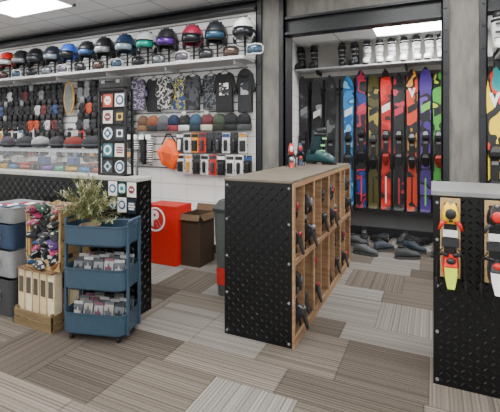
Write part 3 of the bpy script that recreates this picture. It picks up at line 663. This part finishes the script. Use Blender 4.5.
m=MB().box(0,.016,0,.016,0,.72).box(RW-.016,RW,0,.016,0,.72).box(0,.016,.08,.096,0,.72).box(RW-.016,RW,.08,.096,0,.72).box(0,RW,0,.096,0,.012).box(0,RW,0,.096,.71,.72)
ob('frame',m,BLK,rt)
ob('back_panel',MB().box(.016,RW-.016,.03,.036,.012,.71),BLK,rt)
for i in range(6): ob('ledge',MB().box(.016,RW-.016,.004,.03,.012+i*.138,.018+i*.138),DGR,rt)
ks=[5,0,3,4,0,1,4,6,2,0]
for r in range(5):
    for c in range(2):
        q=ks[r*2+c]; rn=(r*2+c)%3==1
        sticker((-2.56+.084+c*.132,2.484,PZ+.0205+r*.138),.105,.108,q+8*(r%3),('round' if rn else 'square')+' printed sticker displayed in the black rack','stickers in the rack',tx=-.03,rnd=rn)
cs=thing('carry_case','black plastic carry case lying on top of the sticker rack','case',(-2.56,2.463,PZ+.7215))
ob('case_shell',MB().box(0,.28,0,.09,0,.10),BLK,cs,bevel=.012)
for x in (.04,.2): ob('latch',MB().box(x,x+.035,-.006,0,.045,.07),GRY,cs)
ob('handle',MB().tube([(.10,-.0,.06),(.11,-.02,.06),(.17,-.02,.06),(.18,0,.06)],.006,6),DGR,cs)
# glass showcase
gx0,gx1,gy0,gy1=-5.4,-2.68,2.62,3.1
gs=thing('glass_showcase','aluminium-framed glass showcase with goggles and small goods inside','display case',(gx0,gy0,0))
GW=gx1-gx0; GD=gy1-gy0
ob('cabinet_base',MB().box(0,GW,0,GD,0,.96),pm('#26282b',.6),gs)
m=MB()
for x in (0,GW-.02):
    for y in (0,GD-.02): m.box(x,x+.02,y,y+.02,.96,1.28)
for z in (.96,1.255): m.box(0,GW,0,.02,z,z+.025).box(0,GW,GD-.02,GD,z,z+.025).box(0,.02,0,GD,z,z+.025).box(GW-.02,GW,0,GD,z,z+.025)
ob('metal_frame',m,CHROME,gs)
ob('glass_pane',MB().box(.02,GW-.02,.006,.010,.98,1.26),glass_m,gs); ob('glass_pane',MB().box(GW-.01,GW-.006,.02,GD-.02,.98,1.26),glass_m,gs); ob('glass_top',MB().box(.0,GW,.0,GD,1.281,1.287),glass_m,gs)
for i in range(14):
    x=gx0+.3+i*.172
    goggles((x,gy0+.14,.978+.05),R.uniform(-.2,.2),R.choice(['#1c1d20','#1c1d20','#b3271f']),['#2f6f9f','#8a3a24','#2b2b2e','#6a3f8f','#3e8a6a','#b08a2a'][i%6],'ski goggles displayed on a riser inside the glass case','goggles in the glass case')
ob('display_riser',MB().box(0,GW-.1,0,.12,0,.04),DGR,None,(gx0+.05,gy0+.08,.9805),bevel=.003,label='long low dark riser inside the glass case',cat='riser')
cn={'#a9a9a9':'silver grey','#8b271f':'red','#2c4e80':'blue','#1d1e20':'black','#4b4d50':'grey'}
for i in range(16):
    x=gx0+.3+i*.15; c=R.choice(list(cn))
    t=thing('small_box',cn[c]+' small product box inside the glass case','box',(x,gy0+.32,.9615),R.uniform(-.1,.1),'boxes in the glass case')
    ob('carton',MB().box(-.055,.055,0,.08,0,.12+.05*(i%3)),pm(c,.5),t,bevel=.002); ob('label_panel',MB().box(-.04,.04,-.002,0,.03,.1),DGR,t)
for i,(x,c,n_) in enumerate(((-3.1,'#2b2d31','black'),(-3.35,'#6b2a24','dark red'),(-3.6,'#2a2c30','charcoal'),(-3.85,'#88898a','grey'),(-4.1,'#2a2c30','charcoal'),(-4.4,'#3a3440','plum'),(-4.7,'#2c4a80','blue'))):
    t=thing('knit_beanie',n_+' knitted beanie folded on the showcase top','hat',(x,2.9,1.288),R.uniform(0,3),'beanies on the showcase')
    ob('crown',MB().ell((0,0,.05),(.1,.075,.07),14,8,a1=140),pm(c,.9,0,.3,120),t,smooth=True); ob('cuff',MB().ell((0,0,.03),(.108,.082,.03),14,6),pm('#3d4045',.9,0,.3,120),t,smooth=True)
# ---------------------------------------------------------------- blue cart
CXc,CYc,CR=-2.135,2.10,.26
def cw2(x,y): return (CXc+x*math.cos(CR)-y*math.sin(CR),CYc+x*math.sin(CR)+y*math.cos(CR))
BLU=pm('#34495a',.4,.1,.05); ct=thing('utility_cart','three-tier slate blue metal utility cart on small casters','cart',(CXc,CYc,0),CR)
cw,cd=.46,.28
for z,h in ((.045,.155),(.35,.155),(.65,.145)):
    m=MB(); m.loft([rr(cw-.03,cd-.03,.05,z),rr(cw-.008,cd-.008,.055,z+.014),rr(cw,cd,.06,z+h-.014),rr(cw+.014,cd+.014,.065,z+h-.009),rr(cw+.014,cd+.014,.065,z+h)],cap=False)
    m.f.append(tuple(range(20))); m.m.append(0)
    ob('tray',m,BLU,ct,solid=.004)
for s in (-1,1):
    for q in (-1,1):
        ob('frame_post',MB().box(s*(cw/2+.004)-.008,s*(cw/2+.004)+.008,q*cd*.3-.012,q*cd*.3+.012,.05,.81),BLU,ct,bevel=.002)
    ob('handle',MB().tube([(s*(cw/2+.004),-cd*.3,.81),(s*(cw/2+.012),-cd*.28,.825),(s*(cw/2+.012),cd*.28,.825),(s*(cw/2+.004),cd*.3,.81)],.009,8),BLU,ct,smooth=True)
for s in (-1,1):
    for q in (-1,1):
        x0,y0=s*cw*.38,q*cd*.36
        ob('caster_wheel',MB().tube([(x0-.01,y0,.021),(x0+.01,y0,.021)],.020,14),RUB,ct)
        ob('caster_fork',MB().box(x0-.016,x0-.012,y0-.01,y0+.01,.02,.042).box(x0+.012,x0+.016,y0-.01,y0+.01,.02,.042).box(x0-.016,x0+.016,y0-.012,y0+.012,.040,.047),DGR,ct)
def bagpack(loc,rz,c,c2,label,group,tx=-.12):
    t=thing('sticker_pack',label,'packaged accessory',loc,0,group,rot=(tx,0,rz))
    ob('pouch',MB().loft([[(-w,-d,z),(w,-d,z),(w,d,z),(-w,d,z)] for z,w,d in ((0,.034,.003),(.02,.036,.009),(.12,.036,.009),(.17,.036,.002))]),pm(c,.25),t,bevel=.002)
    ob('printed_motif',MB().prism([(-.022,.10),(.022,.10),(.026,.13),(.01,.125),(.0,.155),(-.01,.125),(-.026,.13)],-.0105,-.007),pm(c2,.4),t)
    ob('header',MB().box(-.036,.036,-.004,.004,.17,.19),pm(c2,.5),t)
for z in (.052,.357):
    for r in range(3):
        for i in range(5):
            c,c2=R.choice([('#8f9193','#6a4050'),('#5d6266','#2b2d31'),('#7a7e82','#3b3e44'),('#4d5256','#a6a6a6'),('#908c84','#55595e'),('#35393e','#9fa2a4')])
            px,py=cw2(-.156+i*.078,-.075+r*.07)
            bagpack((px,py,z+.002+.01*((i+r)%2)),CR+R.uniform(-.1,.1),c,c2,'small clear pouch with printed header standing in the cart tray','pouches in the cart')
# plant
px,py=cw2(-.10,.0)
plant=thing('potted_pine','bushy artificial pine with pale-tipped green needles in a pot','plant',(px,py,.656))
ob('pot',MB().loft([[(r*math.cos(2*PI*k/16),r*math.sin(2*PI*k/16),z) for k in range(16)] for r,z in ((.05,0),(.07,.11),(.074,.12),(.066,.12),(.062,.105))]),pm('#8a7a62',.8),plant,smooth=True)
br=MB(); nd=MB()
for i in range(78):
    az=R.uniform(0,2*PI); el=R.uniform(.0,1.45); L=R.uniform(.16,.33)
    d=Vector((math.cos(az)*math.cos(el)*1.1-.12,math.sin(az)*math.cos(el)*.6,math.sin(el)*.95))
    p0=Vector((0,0,.14+R.uniform(0,.1))); p1=p0+d*L*.55+Vector((0,0,.015)); p2=p0+d*L+Vector((0,0,-.01))
    br.tube([p0,p1,p2],[.004,.003,.0015],5)
    for k in range(90):
        q=R.uniform(.15,1.03); p=p0+(p2-p0)*q
        r=Vector((R.gauss(0,1),R.gauss(0,1),R.gauss(0,1))).normalized(); dd=(r+d*.9).normalized()
        e=p+dd*R.uniform(.022,.04); s=dd.cross(Vector((0,0,1)))
        s=(s.normalized() if s.length>.01 else Vector((1,0,0)))*.0018
        nd.add([p-s,p+s,e+s*.4,e-s*.4],[(0,1,2,3)],2 if (q>.85 and R.random()<.5) else (0 if R.random()<.6 else 1))
ob('branch',br,pm('#5b4a34',.9),plant); ob('needle',nd,[pm('#5c6a3e',.7),pm('#868c58',.7),pm('#c4c2a0',.7)],plant)['kind']='stuff'
# ---------------------------------------------------------------- crates
def crate(loc,w,d,h,label,rz=0,openfront=False,group=None,cols=('#7d6544','#a1865c')):
    t=thing('wooden_crate',label,'crate',loc,rz,group)
    WD=woodmat(cols[0],cols[1],'pine',(4,4,30))
    ob('bottom',MB().box(-w/2,w/2,-d/2,d/2,.001,.012),WD,t)
    m=MB()
    n=max(2,int(h/.11)); sh=h/n
    for i in range(n):
        z0=.0+i*sh+.013*(i==0); z1=(i+1)*sh-.012
        m.box(-w/2,-w/2+.01,-d/2,d/2,z0,z1).box(w/2-.01,w/2,-d/2,d/2,z0,z1).box(-w/2,w/2,d/2-.01,d/2,z0,z1)
        if not openfront or i==0: m.box(-w/2,w/2,-d/2,-d/2+.01,z0,z1 if not openfront else z0+.06)
    ob('slats',m,WD,t,bevel=.001)
    for sx in (-1,1):
        for sy in (-1,1):
            x=sx*(w/2-.02); y=sy*(d/2-.02); ob('corner_post',MB().box(x-.01,x+.01,y-.01,y+.01,.012,h),WD,t)
    return t
crate((-2.66,2.1,0),.42,.34,.13,'low slat crate on the floor full of cream cartons',cols=('#5d4c34','#7f6a4a'))
crate((-2.61,2.12,.425),.37,.28,.46,'pale open-fronted wooden crate heaped with patterned socks',openfront=True,cols=('#94784f','#b59968'))
for r in range(2):
    for i in range(5):
        t=thing('kraft_carton','tall cream paper carton standing in the low crate','box',(-2.82+i*.08,1.995+r*.19,.0135),R.uniform(-.05,.05),'cream cartons in the low crate')
        ob('carton',MB().box(-.034,.034,-.034,.034,0,.40),pm(R.choice(['#c4b18a','#d4c5a2','#a99670']),.7),t,bevel=.002); ob('label_panel',MB().box(-.024,.024,-.036,-.034,.22,.34),pm('#4a4438',.6),t)
ob('tray_board',MB().box(-.19,.19,-.165,.165,0,.0095),PLYD,None,(-2.65,2.1,.4145),label='thin dark board resting on the cream cartons',cat='board')
sc_=['#8a2048','#202226','#2c5080','#1a1e28','#8f8778','#24463a','#17181b','#4a2a6a','#7a4a2a','#303339','#a83a62','#17181b']
sn=['magenta','charcoal','blue','dark navy','cream','green','black','purple','brown','dark grey','pink','black']
for i in range(27):
    r=i//3; k=i%3; j=R.randrange(12); jj=R.choice([1,3,6,9,11,j])
    x=-2.61-.11+k*.11+R.uniform(-.022,.022); z=.468+r*.05
    t=thing('folded_socks',sn[j]+' patterned socks folded and heaped in the crate','socks',(x,2.05+R.uniform(-.06,.01),z),0,'socks in the crate',rot=(R.uniform(-.3,.4),R.uniform(-.9,.9),R.uniform(-.7,.7)))
    G=graphic([sc_[j],sc_[jj],'#a9a59d'],(26,26,60),seed=i,rough=.9,first=.52)
    m=MB().loft([[(px*.048,y,pz*h) for px,pz in ((-1,0),(-.8,.7),(0,1),(.8,.7),(1,0),(.8,-.7),(0,-1),(-.8,-.7))] for y,h in ((-.06,.008),(-.052,.02),(.0,.026),(.06,.02),(.1,.008))])
    ob('sock_foot',m,G,t,smooth=True)
    ob('sock_cuff',MB().loft([[(px*.049,y,pz*.0265) for px,pz in ((-1,0),(-.8,.7),(0,1),(.8,.7),(1,0),(.8,-.7),(0,-1),(-.8,-.7))] for y in (-.01,.02)]),pm(sc_[jj],.9),t,smooth=True)
# stacked stock bins at the far end
z=0.0
for i,(c,h,nmb) in enumerate((('#3a3c40',.30,'dark grey'),('#8b8d90',.22,'grey'),('#2b3e58',.20,'navy blue'),('#85888b',.13,'grey'))):
    gb=thing('storage_bin',nmb+' open plastic stock bin '+('standing on the floor' if i==0 else 'stacked on another bin'),'bin',(-3.12,2.12,z),0,'stacked stock bins')
    m=MB(); m.loft([rr(.34,.28,.03,0.001),rr(.40,.34,.04,h-.012),rr(.42,.36,.04,h-.006),rr(.42,.36,.04,h)],cap=False); m.f.append(tuple(range(20))); m.m.append(0)
    ob('bin_shell',m,pm(c,.5),gb,solid=.004)
    ob('label_holder',MB().box(-.06,.06,-.176,-.168,h*.4,h*.7),WHT,gb,label='white paper label holder')
    z+=h+.001
zt=z-.131
for i in range(12):
    c=['#d8d8d8','#3a4c6c','#2a2c32','#6f8798','#8b2a3a'][i%5]
    t=thing('rolled_socks',['white','navy','charcoal','grey blue','dark red'][i%5]+' rolled socks lying in the grey bin','socks',(-3.245+.08*(i%4),2.035+.09*(i//4),zt+.085),0,'rolled socks in the bin',rot=(0,0,R.uniform(1.2,1.9)))
    ob('sock_roll',MB().cap((-.03,0,0),(.03,0,0),.04,.04,10),pm(c,.9),t,smooth=True); ob('sock_end',MB().ell((.04,0,.01),(.025,.03,.02),8,5),pm('#555a60',.9),t,smooth=True)
# ---------------------------------------------------------------- camera & world
cam=bpy.data.cameras.new('camera'); co=bpy.data.objects.new('camera',cam); COL.objects.link(co)
co.location=(0,0,CH); co.rotation_euler=(PI/2,0,TH); cam.sensor_width=36; cam.lens=36*FP/500; cam.shift_y=-.138; cam.clip_start=.05
SC.camera=co
w=bpy.data.worlds.new('world'); SC.world=w; w.use_nodes=True
w.node_tree.nodes['Background'].inputs[0].default_value=(1,.99,.97,1); w.node_tree.nodes['Background'].inputs[1].default_value=1.5
